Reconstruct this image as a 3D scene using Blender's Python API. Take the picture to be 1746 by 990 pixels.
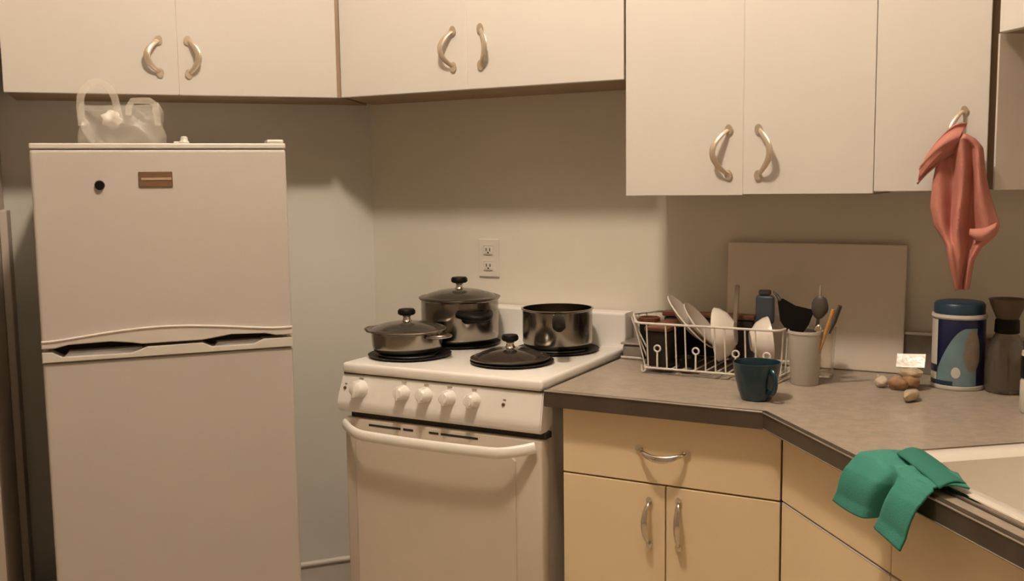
import bpy, bmesh, math, random
from mathutils import Matrix, Vector
random.seed(7)
for o in list(bpy.data.objects): bpy.data.objects.remove(o)
S = bpy.context.scene
COL = S.collection
PI = math.pi
sin, cos = math.sin, math.cos
R = math.radians

# ------------------------------------------------------------------ camera
YAW = math.atan(923 / 1700.0); PITCH = 0.1081; ROLL = 0.0133
fw = Vector((-sin(YAW) * cos(PITCH), cos(YAW) * cos(PITCH), -sin(PITCH)))
r0 = Vector((cos(YAW), sin(YAW), 0)); u0 = r0.cross(fw)
rt = r0 * cos(ROLL) - u0 * sin(ROLL); up = u0 * cos(ROLL) + r0 * sin(ROLL)
cd = bpy.data.cameras.new('camera'); cam = bpy.data.objects.new('camera', cd); COL.objects.link(cam)
M = Matrix((rt, up, -fw)).transposed().to_4x4(); M.translation = Vector((0, 0, 1.42))
cam.matrix_world = M
cd.sensor_fit = 'HORIZONTAL'; cd.sensor_width = 36; cd.lens = 36 * 1700 / 1746.0
cd.clip_start = 0.02
S.camera = cam
# ------------------------------------------------------------------ world, exposure
w = bpy.data.worlds.new('world'); S.world = w; w.use_nodes = True
w.node_tree.nodes['Background'].inputs[0].default_value = (0.5, 0.45, 0.38, 1)
w.node_tree.nodes['Background'].inputs[1].default_value = 0.02
S.view_settings.view_transform = 'Standard'; S.view_settings.look = 'None'
S.view_settings.exposure = 0.0; S.view_settings.gamma = 1.0
S.view_settings.use_curve_mapping = False
LAMP_POS = (-0.96, 1.38, 2.99); LAMP_STRENGTH = 400.0; LAMP_COL = (1.0, 0.83, 0.665)

# ------------------------------------------------------------------ materials
def mat(name, col, rough=0.5, metal=0.0, noise=0.0, nscale=8.0, bump=0.0, bscale=60.0, trans=0.0,
        ior=1.45, coat=0.0, col2=None, alpha=1.0, spec=0.5, emit=None, estr=0.0):
    m = bpy.data.materials.new(name); m.use_nodes = True
    nt = m.node_tree; b = nt.nodes['Principled BSDF']
    b.inputs['Base Color'].default_value = (*col, 1); b.inputs['Roughness'].default_value = rough
    b.inputs['Metallic'].default_value = metal; b.inputs['Transmission Weight'].default_value = trans
    b.inputs['IOR'].default_value = ior; b.inputs['Coat Weight'].default_value = coat
    b.inputs['Alpha'].default_value = alpha; b.inputs['Specular IOR Level'].default_value = spec
    if emit:
        b.inputs['Emission Color'].default_value = (*emit, 1); b.inputs['Emission Strength'].default_value = estr
    tc = nt.nodes.new('ShaderNodeTexCoord')
    if noise > 0 or col2:
        n = nt.nodes.new('ShaderNodeTexNoise'); n.inputs['Scale'].default_value = nscale
        n.inputs['Detail'].default_value = 5; n.inputs['Roughness'].default_value = 0.6
        nt.links.new(tc.outputs['Object'], n.inputs['Vector'])
        rp = nt.nodes.new('ShaderNodeValToRGB')
        c2 = col2 if col2 else tuple(c * (1 - noise) for c in col)
        rp.color_ramp.elements[0].position = 0.35; rp.color_ramp.elements[1].position = 0.65
        rp.color_ramp.elements[0].color = (*c2, 1); rp.color_ramp.elements[1].color = (*col, 1)
        nt.links.new(n.outputs['Fac'], rp.inputs['Fac']); nt.links.new(rp.outputs['Color'], b.inputs['Base Color'])
    if bump > 0:
        n2 = nt.nodes.new('ShaderNodeTexNoise'); n2.inputs['Scale'].default_value = bscale
        n2.inputs['Detail'].default_value = 4
        nt.links.new(tc.outputs['Object'], n2.inputs['Vector'])
        bp = nt.nodes.new('ShaderNodeBump'); bp.inputs['Strength'].default_value = bump
        bp.inputs['Distance'].default_value = 0.002
        nt.links.new(n2.outputs['Fac'], bp.inputs['Height']); nt.links.new(bp.outputs['Normal'], b.inputs['Normal'])
    return m

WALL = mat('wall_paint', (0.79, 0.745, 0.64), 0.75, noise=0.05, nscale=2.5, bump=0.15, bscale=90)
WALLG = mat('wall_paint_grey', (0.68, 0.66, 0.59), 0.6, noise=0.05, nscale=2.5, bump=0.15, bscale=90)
CEIL = mat('ceiling_paint', (0.72, 0.70, 0.66), 0.85, noise=0.04, nscale=3)
FLOOR = mat('floor_vinyl', (0.54, 0.46, 0.36), 0.45, col2=(0.46, 0.38, 0.29), nscale=5)
TRIMM = mat('trim_paint', (0.62, 0.59, 0.53), 0.4, noise=0.08, nscale=10)
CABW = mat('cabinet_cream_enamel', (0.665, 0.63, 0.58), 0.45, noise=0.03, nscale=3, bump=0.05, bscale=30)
CABW_DIM = mat('cabinet_cream_enamel_dimmed', (0.55, 0.515, 0.47), 0.5, noise=0.04, nscale=3, bump=0.05, bscale=30)  # same cream enamel, weaker lamp light at the left put into the colour
CABSIDE = mat('cabinet_side_brown', (0.36, 0.25, 0.16), 0.6, noise=0.15, nscale=6)
CABY = mat('base_cabinet_yellow_enamel', (0.88, 0.71, 0.455), 0.42, noise=0.06, nscale=3, bump=0.05, bscale=30)
GAPM = mat('dark_gap', (0.10, 0.06, 0.035), 0.8, noise=0.2)
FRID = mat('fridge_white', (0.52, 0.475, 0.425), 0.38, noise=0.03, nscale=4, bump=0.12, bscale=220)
FTRIM = mat('fridge_trim_plastic', (0.63, 0.585, 0.52), 0.35, noise=0.03)
FPOCK = mat('fridge_pocket_grey', (0.40, 0.40, 0.38), 0.4, noise=0.05)
BLACK = mat('black_plastic', (0.006, 0.005, 0.004), 0.5, noise=0.1, spec=0.2)
RUBB = mat('dark_gasket', (0.03, 0.025, 0.02), 0.7, noise=0.1)
BADGE = mat('badge_brown', (0.16, 0.085, 0.045), 0.45, noise=0.1)
BADGE2 = mat('badge_pale', (0.42, 0.30, 0.20), 0.4, noise=0.1)
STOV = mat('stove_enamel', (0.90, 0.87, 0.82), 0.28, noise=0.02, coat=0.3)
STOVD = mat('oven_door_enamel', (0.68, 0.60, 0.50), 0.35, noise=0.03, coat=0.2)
BURN = mat('burner_coil', (0.015, 0.013, 0.012), 0.5, noise=0.2, nscale=30)
STEEL = mat('stainless_steel', (0.30, 0.27, 0.23), 0.2, metal=1.0, noise=0.08, nscale=12)
STEELB = mat('brushed_steel', (0.32, 0.285, 0.24), 0.32, metal=1.0, noise=0.1, nscale=12)
CHROME = mat('chrome', (0.72, 0.66, 0.58), 0.12, metal=1.0, noise=0.04)
HAND = mat('pale_handle_metal', (0.64, 0.54, 0.42), 0.3, metal=0.6, noise=0.05)
LIDG = mat('smoked_lid_glass', (0.34, 0.31, 0.27), 0.06, trans=0.85, noise=0.03, alpha=1.0)
LIDD = mat('dark_lid_glass', (0.05, 0.04, 0.035), 0.08, trans=0.25, noise=0.05, coat=0.5)
LAMI = mat('counter_laminate', (0.40, 0.335, 0.265), 0.38, col2=(0.31, 0.265, 0.215), nscale=38, bump=0.06, bscale=60)
EDGE = mat('counter_metal_edge', (0.13, 0.105, 0.08), 0.35, metal=0.55, noise=0.15, nscale=14)
EDGEL = mat('counter_edge_bead', (0.55, 0.49, 0.42), 0.28, metal=0.7, noise=0.1)
BSPL = mat('backsplash_laminate', (0.27, 0.235, 0.195), 0.5, col2=(0.22, 0.19, 0.155), nscale=30)
SINKM = mat('sink_enamel', (0.86, 0.80, 0.72), 0.2, noise=0.03, coat=0.4)
WIRE = mat('white_wire', (0.72, 0.67, 0.60), 0.35, noise=0.04)
CERAM = mat('white_ceramic', (0.76, 0.70, 0.62), 0.22, noise=0.02, coat=0.3)
CERAM2 = mat('cream_ceramic', (0.62, 0.55, 0.46), 0.25, noise=0.03, coat=0.3)
PANB = mat('brown_pan', (0.17, 0.065, 0.035), 0.4, noise=0.25, nscale=10)
TEAL = mat('teal_glaze', (0.005, 0.034, 0.050), 0.25, noise=0.15, nscale=8, coat=0.4)
BOARD = mat('tan_board', (0.80, 0.72, 0.61), 0.55, noise=0.05, nscale=6)
CUP = mat('frosted_plastic', (0.62, 0.57, 0.50), 0.4, trans=0.25, noise=0.03)
WOOD = mat('wood_handle', (0.55, 0.30, 0.10), 0.5, noise=0.3, nscale=20)
GREYU = mat('grey_plastic', (0.07, 0.06, 0.05), 0.45, noise=0.1)
BLUEG = mat('blue_grey_plastic', (0.06, 0.075, 0.09), 0.4, noise=0.15)
BEIGE = mat('beige_plastic', (0.30, 0.24, 0.18), 0.5, noise=0.1)
NAVY = mat('navy_label', (0.003, 0.006, 0.045), 0.35, noise=0.1)
LIDB = mat('blue_lid', (0.018, 0.045, 0.08), 0.4, noise=0.2, nscale=20)
PALEB = mat('pale_blue_print', (0.16, 0.25, 0.28), 0.4, noise=0.15, nscale=20)
WHITEP = mat('white_plastic', (0.60, 0.56, 0.50), 0.35, noise=0.04)
TANP = mat('tan_print', (0.27, 0.21, 0.16), 0.45, noise=0.25, nscale=30)
GLASS = mat('brown_tinted_glass', (0.74, 0.67, 0.57), 0.05, trans=0.93, noise=0.02)
FUNN = mat('funnel_brown', (0.16, 0.11, 0.075), 0.3, trans=0.3, noise=0.1)
FOIL = mat('white_foil', (0.85, 0.83, 0.80), 0.22, metal=0.35, noise=0.1, nscale=40, bump=0.5, bscale=60)
ROOT = mat('ginger_skin', (0.42, 0.24, 0.12), 0.6, noise=0.35, nscale=40, bump=0.5, bscale=80)
ROOTP = mat('ginger_pale', (0.60, 0.47, 0.31), 0.55, noise=0.3, nscale=45, bump=0.4, bscale=90)
GARL = mat('garlic_skin', (0.68, 0.57, 0.44), 0.5, noise=0.2, nscale=30, bump=0.4, bscale=50)
PINK = mat('pink_cloth', (0.50, 0.195, 0.15), 0.85, noise=0.12, nscale=14, bump=0.5, bscale=400)
PINKH = mat('pink_hem', (0.54, 0.225, 0.175), 0.85, noise=0.1, nscale=14, bump=0.5, bscale=400)
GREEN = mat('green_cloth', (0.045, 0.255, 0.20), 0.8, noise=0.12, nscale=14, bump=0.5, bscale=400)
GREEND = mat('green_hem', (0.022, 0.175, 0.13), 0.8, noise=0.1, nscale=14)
CORDM = mat('black_cord', (0.01, 0.009, 0.008), 0.5, noise=0.1)
OUTL = mat('outlet_plastic', (0.78, 0.73, 0.65), 0.35, noise=0.03)
BULB = mat('lamp_glass', (0.9, 0.85, 0.75), 0.4, noise=0.01, emit=LAMP_COL, estr=LAMP_STRENGTH)
def bagmat():
    m = bpy.data.materials.new('clear_bag_film'); m.use_nodes = True; nt = m.node_tree
    b = nt.nodes['Principled BSDF']; b.inputs['Base Color'].default_value = (0.75, 0.70, 0.62, 1)
    b.inputs['Roughness'].default_value = 0.25
    n = nt.nodes.new('ShaderNodeTexNoise'); n.inputs['Scale'].default_value = 22; n.inputs['Detail'].default_value = 5
    tc = nt.nodes.new('ShaderNodeTexCoord'); nt.links.new(tc.outputs['Object'], n.inputs['Vector'])
    mr = nt.nodes.new('ShaderNodeMapRange'); mr.inputs[3].default_value = 0.12; mr.inputs[4].default_value = 0.34
    nt.links.new(n.outputs['Fac'], mr.inputs[0]); nt.links.new(mr.outputs[0], b.inputs['Alpha'])
    bp = nt.nodes.new('ShaderNodeBump'); bp.inputs['Strength'].default_value = 0.6; bp.inputs['Distance'].default_value = 0.01
    nt.links.new(n.outputs['Fac'], bp.inputs['Height']); nt.links.new(bp.outputs['Normal'], b.inputs['Normal'])
    return m
BAGM = bagmat()
BAGH = mat('bag_handle_film', (0.75, 0.69, 0.60), 0.3, alpha=0.26, noise=0.05)

# ------------------------------------------------------------------ mesh helpers
def new(): return bmesh.new()
def box(bm, x0, x1, y0, y1, z0, z1, bev=0.0, seg=2):
    ret = bmesh.ops.create_cube(bm, size=1)
    vs = ret['verts']
    for v in vs:
        v.co = Vector(((x0 + x1) / 2 + v.co.x * (x1 - x0), (y0 + y1) / 2 + v.co.y * (y1 - y0), (z0 + z1) / 2 + v.co.z * (z1 - z0)))
    if bev > 0:
        es = list({e for v in vs for e in v.link_edges})
        bmesh.ops.bevel(bm, geom=es, offset=bev, segments=seg, affect='EDGES', profile=0.5)
    return bm
def prism(bm, pts, z0, z1, bev=0.0):
    "outline in x,y, extruded along z"
    lo = [bm.verts.new((p[0], p[1], z0)) for p in pts]; hi = [bm.verts.new((p[0], p[1], z1)) for p in pts]
    n = len(pts); fs = [bm.faces.new(lo[::-1]), bm.faces.new(hi)]
    for i in range(n): fs.append(bm.faces.new((lo[i], lo[(i + 1) % n], hi[(i + 1) % n], hi[i])))
    if bev > 0:
        bmesh.ops.recalc_face_normals(bm, faces=fs)
        es = list({e for v in lo + hi for e in v.link_edges if abs(e.verts[0].co.z - e.verts[1].co.z) < 1e-6})
        bmesh.ops.bevel(bm, geom=es, offset=bev, segments=2, affect='EDGES', profile=0.5)
    return bm
def prism_y(bm, pts, y0, y1, bev=0.0):
    "outline in x,z, extruded along y"
    lo = [bm.verts.new((p[0], y0, p[1])) for p in pts]; hi = [bm.verts.new((p[0], y1, p[1])) for p in pts]
    n = len(pts); fs = [bm.faces.new(lo), bm.faces.new(hi[::-1])]
    for i in range(n): fs.append(bm.faces.new((lo[i], lo[(i + 1) % n], hi[(i + 1) % n], hi[i])))
    bmesh.ops.recalc_face_normals(bm, faces=fs)
    if bev > 0:
        es = list({e for v in lo for e in v.link_edges if abs(e.verts[0].co.y - e.verts[1].co.y) < 1e-6})
        bmesh.ops.bevel(bm, geom=es, offset=bev, segments=2, affect='EDGES', profile=0.5)
    return bm
def lathe(bm, prof, n=40, c=(0, 0, 0), cap=True):
    rings = []
    for r, z in prof:
        if r < 1e-5: rings.append([bm.verts.new((c[0], c[1], c[2] + z))])
        else: rings.append([bm.verts.new((c[0] + r * cos(2 * PI * i / n), c[1] + r * sin(2 * PI * i / n), c[2] + z)) for i in range(n)])
    for a, b in zip(rings, rings[1:]):
        for i in range(n):
            j = (i + 1) % n
            if len(a) == 1 and len(b) == 1: continue
            if len(a) == 1: bm.faces.new((a[0], b[i], b[j]))
            elif len(b) == 1: bm.faces.new((a[i], a[j], b[0]))
            else: bm.faces.new((a[i], a[j], b[j], b[i]))
    return bm
def tube(bm, pts, rad, n=8, close=False, flat=1.0, flatdir=None, caps=True):
    "swept ellipse; rad scalar or list; flat = thickness ratio across flatdir"
    P = [Vector(p) for p in pts]; k = len(P)
    rs = rad if isinstance(rad, (list, tuple)) else [rad] * k
    rings = []; prevn = None
    for i in range(k):
        if close: t = (P[(i + 1) % k] - P[i - 1])
        else: t = P[min(i + 1, k - 1)] - P[max(i - 1, 0)]
        t.normalize()
        if flatdir is not None:
            b = Vector(flatdir); b = (b - t * b.dot(t)).normalized(); a = t.cross(b).normalized()
        else:
            if prevn is None:
                q = Vector((0, 0, 1)) if abs(t.z) < 0.9 else Vector((1, 0, 0))
                a = t.cross(q).normalized()
            else: a = (prevn - t * prevn.dot(t)).normalized()
            b = t.cross(a); prevn = a
        rings.append([bm.verts.new(P[i] + a * rs[i] * cos(2 * PI * j / n) + b * rs[i] * flat * sin(2 * PI * j / n)) for j in range(n)])
    m = k if close else k - 1
    for i in range(m):
        A = rings[i]; B = rings[(i + 1) % k]
        for j in range(n): bm.faces.new((A[j], A[(j + 1) % n], B[(j + 1) % n], B[j]))
    if caps and not close:
        bm.faces.new(rings[0][::-1]); bm.faces.new(rings[-1])
    return bm
def blob(bm, c, rx, ry, rz, amp=0.12, seed=1, sub=3, rot=0.0):
    rnd = random.Random(seed); ph = [rnd.uniform(0, 6.28) for _ in range(6)]
    ret = bmesh.ops.create_icosphere(bm, subdivisions=sub, radius=1)
    for v in ret['verts']:
        p = v.co.copy()
        d = 1 + amp * (sin(3 * p.x + ph[0]) * sin(4 * p.y + ph[1]) + 0.6 * sin(6 * p.z + ph[2]) * sin(5 * p.x + ph[3]))
        x, y, z = p.x * rx * d, p.y * ry * d, p.z * rz * d
        v.co = Vector((c[0] + x * cos(rot) - y * sin(rot), c[1] + x * sin(rot) + y * cos(rot), c[2] + z))
    return bm
def grid(bm, nu, nv, fn):
    V = [[bm.verts.new(fn(i / nu, j / nv)) for j in range(nv + 1)] for i in range(nu + 1)]
    for i in range(nu):
        for j in range(nv): bm.faces.new((V[i][j], V[i + 1][j], V[i + 1][j + 1], V[i][j + 1]))
    return bm
def obj(name, bm, m, parent=None, smooth=False, loc=None, rot=None, solid=0.0, label=None):
    me = bpy.data.meshes.new(name)
    bmesh.ops.recalc_face_normals(bm, faces=bm.faces[:])
    bm.to_mesh(me); bm.free()
    me.materials.append(m)
    if smooth:
        for p in me.polygons: p.use_smooth = True
        try: me.set_sharp_from_angle(angle=R(42))
        except Exception: pass
    o = bpy.data.objects.new(name, me); COL.objects.link(o)
    if parent: o.parent = parent
    if loc: o.location = loc
    if rot: o.rotation_euler = rot
    if solid:
        md = o.modifiers.new('solid', 'SOLIDIFY'); md.thickness = solid; md.offset = 0
    if label: o['label'] = label
    return o
def thing(name, label, cat, loc=(0, 0, 0), rz=0.0, group=None, rot=None):
    o = bpy.data.objects.new(name, None); COL.objects.link(o); o.empty_display_size = 0.05
    o.location = loc; o.rotation_euler = rot if rot else (0, 0, rz); o['label'] = label; o['category'] = cat
    if group: o['group'] = group
    return o
def tag(o, label, cat, group=None):
    o['label'] = label; o['category'] = cat
    if group: o['group'] = group
    return o
def struct(name, bm, m, label=None):
    o = obj(name, bm, m); o['kind'] = 'structure'
    o['label'] = label or name.replace('_', ' '); return o

# ------------------------------------------------------------------ room frame
AF = R(49.3); DF = Vector((cos(AF), sin(AF))); NF = Vector((-sin(AF), cos(AF)))       # fridge wall
AS = R(-50.3); DS = Vector((cos(AS), sin(AS))); NS = Vector((-sin(AS), cos(AS)))     # sink wall
YW = 2.77
WC = Vector((-2.04, YW)); C2 = Vector((0.02, YW)); P0 = Vector((-0.54, 2.165)); MM = Vector((-0.125, 2.46))
A_ = WC - DF * 1.125
HC = 3.2
ring = [A_, WC, C2, C2 + DS * 1.9, Vector((1.234, -2.1)), Vector((-3.1, -2.1)), Vector((-3.1, 1.2)), A_ - NF * 0.5]
names = ['wall_back_left', 'wall_back', 'wall_back_right', 'wall_right', 'wall_front', 'wall_left', 'wall_front_left', 'wall_side_left']
labels = ['grey painted wall behind the fridge', 'pale painted wall behind the stove and dish rack', 'wall behind the sink run',
          'plain wall right of the room', 'plain wall behind the viewer', 'plain wall left of the room', 'short wall return on the left', 'narrow wall left of the fridge']
WALLD = mat('wall_paint_tan', (0.56, 0.49, 0.41), 0.75, noise=0.05, nscale=2.5)
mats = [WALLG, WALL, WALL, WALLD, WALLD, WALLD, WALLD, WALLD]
N = len(ring)
def outset(pts, d):
    out = []
    for i in range(N):
        a = pts[i - 1]; b = pts[i]; c = pts[(i + 1) % N]
        e1 = (b - a).normalized(); e2 = (c - b).normalized()
        n1 = Vector((-e1.y, e1.x)); n2 = Vector((-e2.y, e2.x))
        k = (n1 + n2) / (1 + n1.dot(n2)); out.append(b + k * d)
    return out
ring_o = outset(ring, 0.1)
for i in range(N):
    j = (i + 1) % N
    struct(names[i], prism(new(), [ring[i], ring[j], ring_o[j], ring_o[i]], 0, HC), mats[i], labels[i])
struct('floor', prism(new(), ring_o, -0.06, 0), FLOOR, 'brown vinyl kitchen floor')
struct('ceiling', prism(new(), ring_o, HC, HC + 0.06), CEIL, 'pale ceiling')

def wf(s, g): return WC + DF * s - NF * g            # fridge wall frame -> xy
# baseboards
bb = new(); 
def lx(o, p): return p
b1 = struct('baseboard_back_left', box(new(), -1.12, -0.012, -0.014, -0.001, 0.0, 0.117), TRIMM, 'baseboard below the grey wall by the fridge')
b1.location = (WC.x, WC.y, 0); b1.rotation_euler = (0, 0, AF)
cap = new(); tube(cap, [(-1.12, -0.013, 0.127), (-0.012, -0.013, 0.127)], 0.0095, 10)
o = obj('bead', cap, mat('trim_bead', (0.75, 0.71, 0.64), 0.3, noise=0.05), b1, smooth=True)
b2 = struct('baseboard_back', box(new(), -2.03, -1.75, YW - 0.014, YW - 0.001, 0.0, 0.117), TRIMM, 'baseboard behind the stove')
# door casing strip on the left side wall
tr = struct('trim_1', box(new(), -0.022, -0.001, -0.16, -0.06, 0.0, 1.36, bev=0.004), WALLD, 'narrow vertical trim on the left wall')
tr.location = (A_.x + 0.0, A_.y, 0); tr.rotation_euler = (0, 0, AF); tr.location.x += DF.x * 0.023; tr.location.y += DF.y * 0.023

# low board and cord between fridge and left wall
t = obj('floor_board', box(new(), -1.10, -1.0, -0.30, -0.03, 0.0, 0.205, bev=0.004), TRIMM)
t.location = (WC.x, WC.y, 0); t.rotation_euler = (0, 0, AF)
tag(t, 'low pale painted plinth in the gap left of the fridge', 'plinth')
t = obj('power_cord', tube(new(), [(-1.097, -0.27, 0.211), (-1.08, -0.24, 0.211), (-1.06, -0.22, 0.212), (-1.03, -0.21, 0.215), (-1.005, -0.20, 0.211)], 0.005, 8), CORDM, smooth=True)
t.location = (WC.x, WC.y, 0); t.rotation_euler = (0, 0, AF)
tag(t, 'short black cord lying on the low plinth left of the fridge', 'cord')

# ------------------------------------------------------------------ bow handle
def bow(L, prot, lat, wid, thick=0.003, leaf=0.0, n=18):
    "vertical pull centred on origin, protrudes -y, bulges +x by lat"
    bm = new(); pts = []; rs = []
    for i in range(n + 1):
        u = i / n; k = sin(PI * u)
        pts.append((lat * (k ** 0.9), -0.001 - prot * (k ** 0.55), L * (u - 0.5)))
        rs.append(wid * (0.55 + 0.45 * k) * (1 + leaf * k) / 2)
    tube(bm, pts, rs, 10, flat=thick / wid * 2.2, flatdir=(0.25, 1, 0))
    for z in (-L / 2, L / 2):
        ret = bmesh.ops.create_cone(bm, cap_ends=True, segments=14, radius1=wid * 0.55, radius2=wid * 0.42, depth=0.005)
        for v in ret['verts']: v.co = Vector((v.co.x, v.co.z - 0.0025, v.co.y * 1.3 + z))
    return bm
def handle(parent, x, y, z, L, prot, lat, wid, m, leaf=0.0, rot=(0, 0, 0), thick=0.003, label=None):
    return obj('handle', bow(L, prot, lat, wid, thick, leaf), m, parent, smooth=True, loc=(x, y, z), rot=rot, label=label)
def door(parent, x0, x1, y0, z0, z1, m, th=0.02, name='door', bev=0.0018):
    return obj(name, box(new(), x0, x1, y0, y0 + th, z0, z1, bev=bev), m, parent)

ZT = 2.22   # tops of the wall cabinets
# ---- wall cabinet above the fridge (frame of the fridge wall)
t = thing('wall_cabinet', 'wide cream two-door wall cabinet hanging above the fridge', 'cabinet', (WC.x, WC.y, 0), AF, group='wall cabinets around the room')
obj('carcass', prism(new(), [(-1.073, -0.278), (-0.152, -0.278), (-0.012, -0.004), (-1.073, -0.004)], 1.683, ZT), CABSIDE, t)
d = door(t, -1.076, -0.6240, -0.300, 1.681, ZT - 0.01, CABW_DIM)
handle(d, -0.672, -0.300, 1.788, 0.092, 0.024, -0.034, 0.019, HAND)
d = door(t, -0.6228, -0.168, -0.300, 1.681, ZT - 0.01, CABW_DIM)
obj('stile', box(new(), -0.63, -0.616, -0.2985, -0.279, 1.684, ZT - 0.02), CABW_DIM, t)
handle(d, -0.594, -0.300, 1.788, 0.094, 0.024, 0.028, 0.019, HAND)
# ---- above the stove
t = thing('wall_cabinet', 'cream two-door wall cabinet hanging above the stove', 'cabinet', group='wall cabinets around the room')
obj('carcass', prism(new(), [(-1.918, 2.482), (-0.996, 2.482), (-0.996, YW - 0.004), (-2.028, YW - 0.004)], 1.684, ZT), CABSIDE, t)
d = door(t, -1.918, -1.4712, 2.46, 1.682, ZT - 0.01, CABW)
handle(d, -1.514, 2.46, 1.797, 0.100, 0.026, -0.030, 0.020, HAND)
d = door(t, -1.4708, -0.9965, 2.46, 1.682, ZT - 0.01, CABW)
obj('stile', box(new(), -1.478, -1.464, 2.4615, 2.481, 1.685, ZT - 0.02), CABW, t)
handle(d, -1.424, 2.46, 1.797, 0.100, 0.026, 0.026, 0.020, HAND)
# ---- above the dish rack
t = thing('wall_cabinet', 'tall cream two-door wall cabinet above the dish rack', 'cabinet', group='wall cabinets around the room')
obj('carcass', box(new(), -0.990, -0.3745, 2.482, YW - 0.004, 1.384, ZT), CABW, t)
obj('bottom_panel', box(new(), -0.988, -0.376, 2.484, YW - 0.006, 1.3805, 1.3838), CABSIDE, t)
d = door(t, -0.991, -0.6802, 2.46, 1.380, ZT - 0.01, CABW)
handle(d, -0.716, 2.46, 1.487, 0.112, 0.028, -0.034, 0.018, HAND)
d = door(t, -0.6790, -0.3725, 2.46, 1.382, ZT - 0.01, CABW)
obj('stile', box(new(), -0.688, -0.672, 2.4615, 2.481, 1.384, ZT - 0.02), CABW, t)
handle(d, -0.642, 2.46, 1.485, 0.112, 0.028, 0.034, 0.018, HAND)
# ---- corner cabinet
t = thing('corner_wall_cabinet', 'cream single-door wall cabinet in the corner with the pink cloth on its handle', 'cabinet')
e = MM + NS * 0.305
obj('carcass', prism(new(), [(-0.370, 2.482), (-0.118, 2.482), (e.x - 0.004, e.y - 0.004), (0.018, YW - 0.005), (-0.370, YW - 0.004)], 1.390, ZT), CABSIDE, t)
a = MM + NS * 0.006 + DS * 0.003; b = MM + NS * 0.302 + DS * 0.003
a2 = a - DS * 0.006; b2 = b - DS * 0.006
obj('side_panel', prism(new(), [a + DS * 0.003, b + DS * 0.003, b2 + DS * 0.003, a2 + DS * 0.003], 1.389, 1.728), mat('side_panel_paint', (0.64, 0.57, 0.49), 0.5, noise=0.04), t)
d = door(t, -0.3713, -0.134, 2.46, 1.387, ZT - 0.01, CABW)
handle(d, -0.183, 2.46, 1.512, 0.108, 0.028, -0.028, 0.014, HAND)
# ---- above the sink
t = thing('wall_cabinet', 'short cream wall cabinet above the sink at the upper right edge', 'cabinet', (MM.x, MM.y, 0), AS, group='wall cabinets around the room')
obj('carcass', prism(new(), [(0.012, 0.022), (0.86, 0.022), (0.86, 0.30), (0.012, 0.30)], 1.731, ZT), CABSIDE, t)
d = door(t, 0.010, 0.43, 0.0, 1.729, ZT - 0.01, CABW)
d = door(t, 0.433, 0.86, 0.0, 1.729, ZT - 0.01, CABW)

# ------------------------------------------------------------------ fridge
FX0, FX1 = -0.990, -0.386
fr = thing('refrigerator', 'white two-door top-freezer refrigerator with a small brown badge', 'refrigerator', (WC.x, WC.y, 0), AF)
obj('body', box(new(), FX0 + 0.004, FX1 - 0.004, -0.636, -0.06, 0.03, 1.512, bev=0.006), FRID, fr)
obj('gasket', box(new(), FX0 + 0.012, FX1 - 0.012, -0.648, -0.637, 0.09, 1.50), RUBB, fr)
obj('top_trim', box(new(), FX0, FX1, -0.700, -0.632, 1.5145, 1.528, bev=0.003), FTRIM, fr)
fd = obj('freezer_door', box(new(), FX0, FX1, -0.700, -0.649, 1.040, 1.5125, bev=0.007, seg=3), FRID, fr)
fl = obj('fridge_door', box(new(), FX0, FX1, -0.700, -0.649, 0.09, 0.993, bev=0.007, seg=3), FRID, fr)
# arched pull under the freezer door with two finger notches
W_ = FX1 - FX0
def arch(u):   # top of lip
    return 1.047 + 0.024 * (sin(PI * min(1, max(0, (u - 0.02) / 0.92))) ** 1.3) * (1 - 0.25 * u)
pts = []
for i in range(41):
    u = i / 40; pts.append((FX0 + W_ * u, arch(u) + 0.003))
low = [(1.0, 1.029), (0.93, 1.029), (0.88, 1.036), (0.74, 1.039), (0.66, 1.032), (0.62, 1.029), (0.38, 1.029), (0.34, 1.034), (0.26, 1.040), (0.10, 1.038), (0.05, 1.031), (0.0, 1.031)]
pts += [(FX0 + W_ * u, z) for u, z in low]
lip = obj('pull_lip', prism_y(new(), pts, -0.709, -0.655, bev=0.0025), FTRIM, fd)
ed = new(); tube(ed, [(FX0 + 0.003 + (W_ - 0.006) * i / 40, -0.7095, arch(i / 40) + 0.0015) for i in range(41)], 0.0028, 8)
obj('lip_edge', ed, mat('lip_highlight_plastic', (0.78, 0.73, 0.66), 0.3, noise=0.02), fd, smooth=True)
low2 = [(0, 1.022), (0.035, 1.022), (0.075, 1.008), (0.34, 1.007), (0.40, 1.021), (0.62, 1.022), (0.66, 1.010), (0.83, 1.009), (0.875, 1.021), (1, 1.021)]
pts = [(FX0 + W_ * u, z) for u, z in low2] + [(FX1, 0.996), (FX0, 0.996)]
obj('lower_trim', prism_y(new(), pts, -0.706, -0.655, bev=0.002), FTRIM, fl)
for u0_, u1_ in ((0.08, 0.39), (0.665, 0.87)):
    g = new(); prism_y(g, [(FX0 + W_ * u0_, 1.006), (FX0 + W_ * u1_, 1.006), (FX0 + W_ * (u1_ - 0.01), 1.0195), (FX0 + W_ * (u0_ + 0.02), 1.0195)], -0.695, -0.66)
    obj('finger_pocket', g, FPOCK, fl)
bd = obj('badge', box(new(), -0.748, -0.668, -0.7035, -0.7005, 1.420, 1.458, bev=0.001), BADGE, fd, label='brown nameplate with a pale line')
obj('badge_line', box(new(), -0.742, -0.671, -0.7046, -0.7036, 1.437, 1.443), BADGE2, bd)
g = new(); ret = bmesh.ops.create_cone(g, cap_ends=True, segments=20, radius1=0.012, radius2=0.010, depth=0.008)
for v in g.verts: v.co = Vector((v.co.x - 0.838, -v.co.z - 0.7045, v.co.y + 1.426))
obj('round_button', g, BLACK, fd, label='small round black button')
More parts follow.
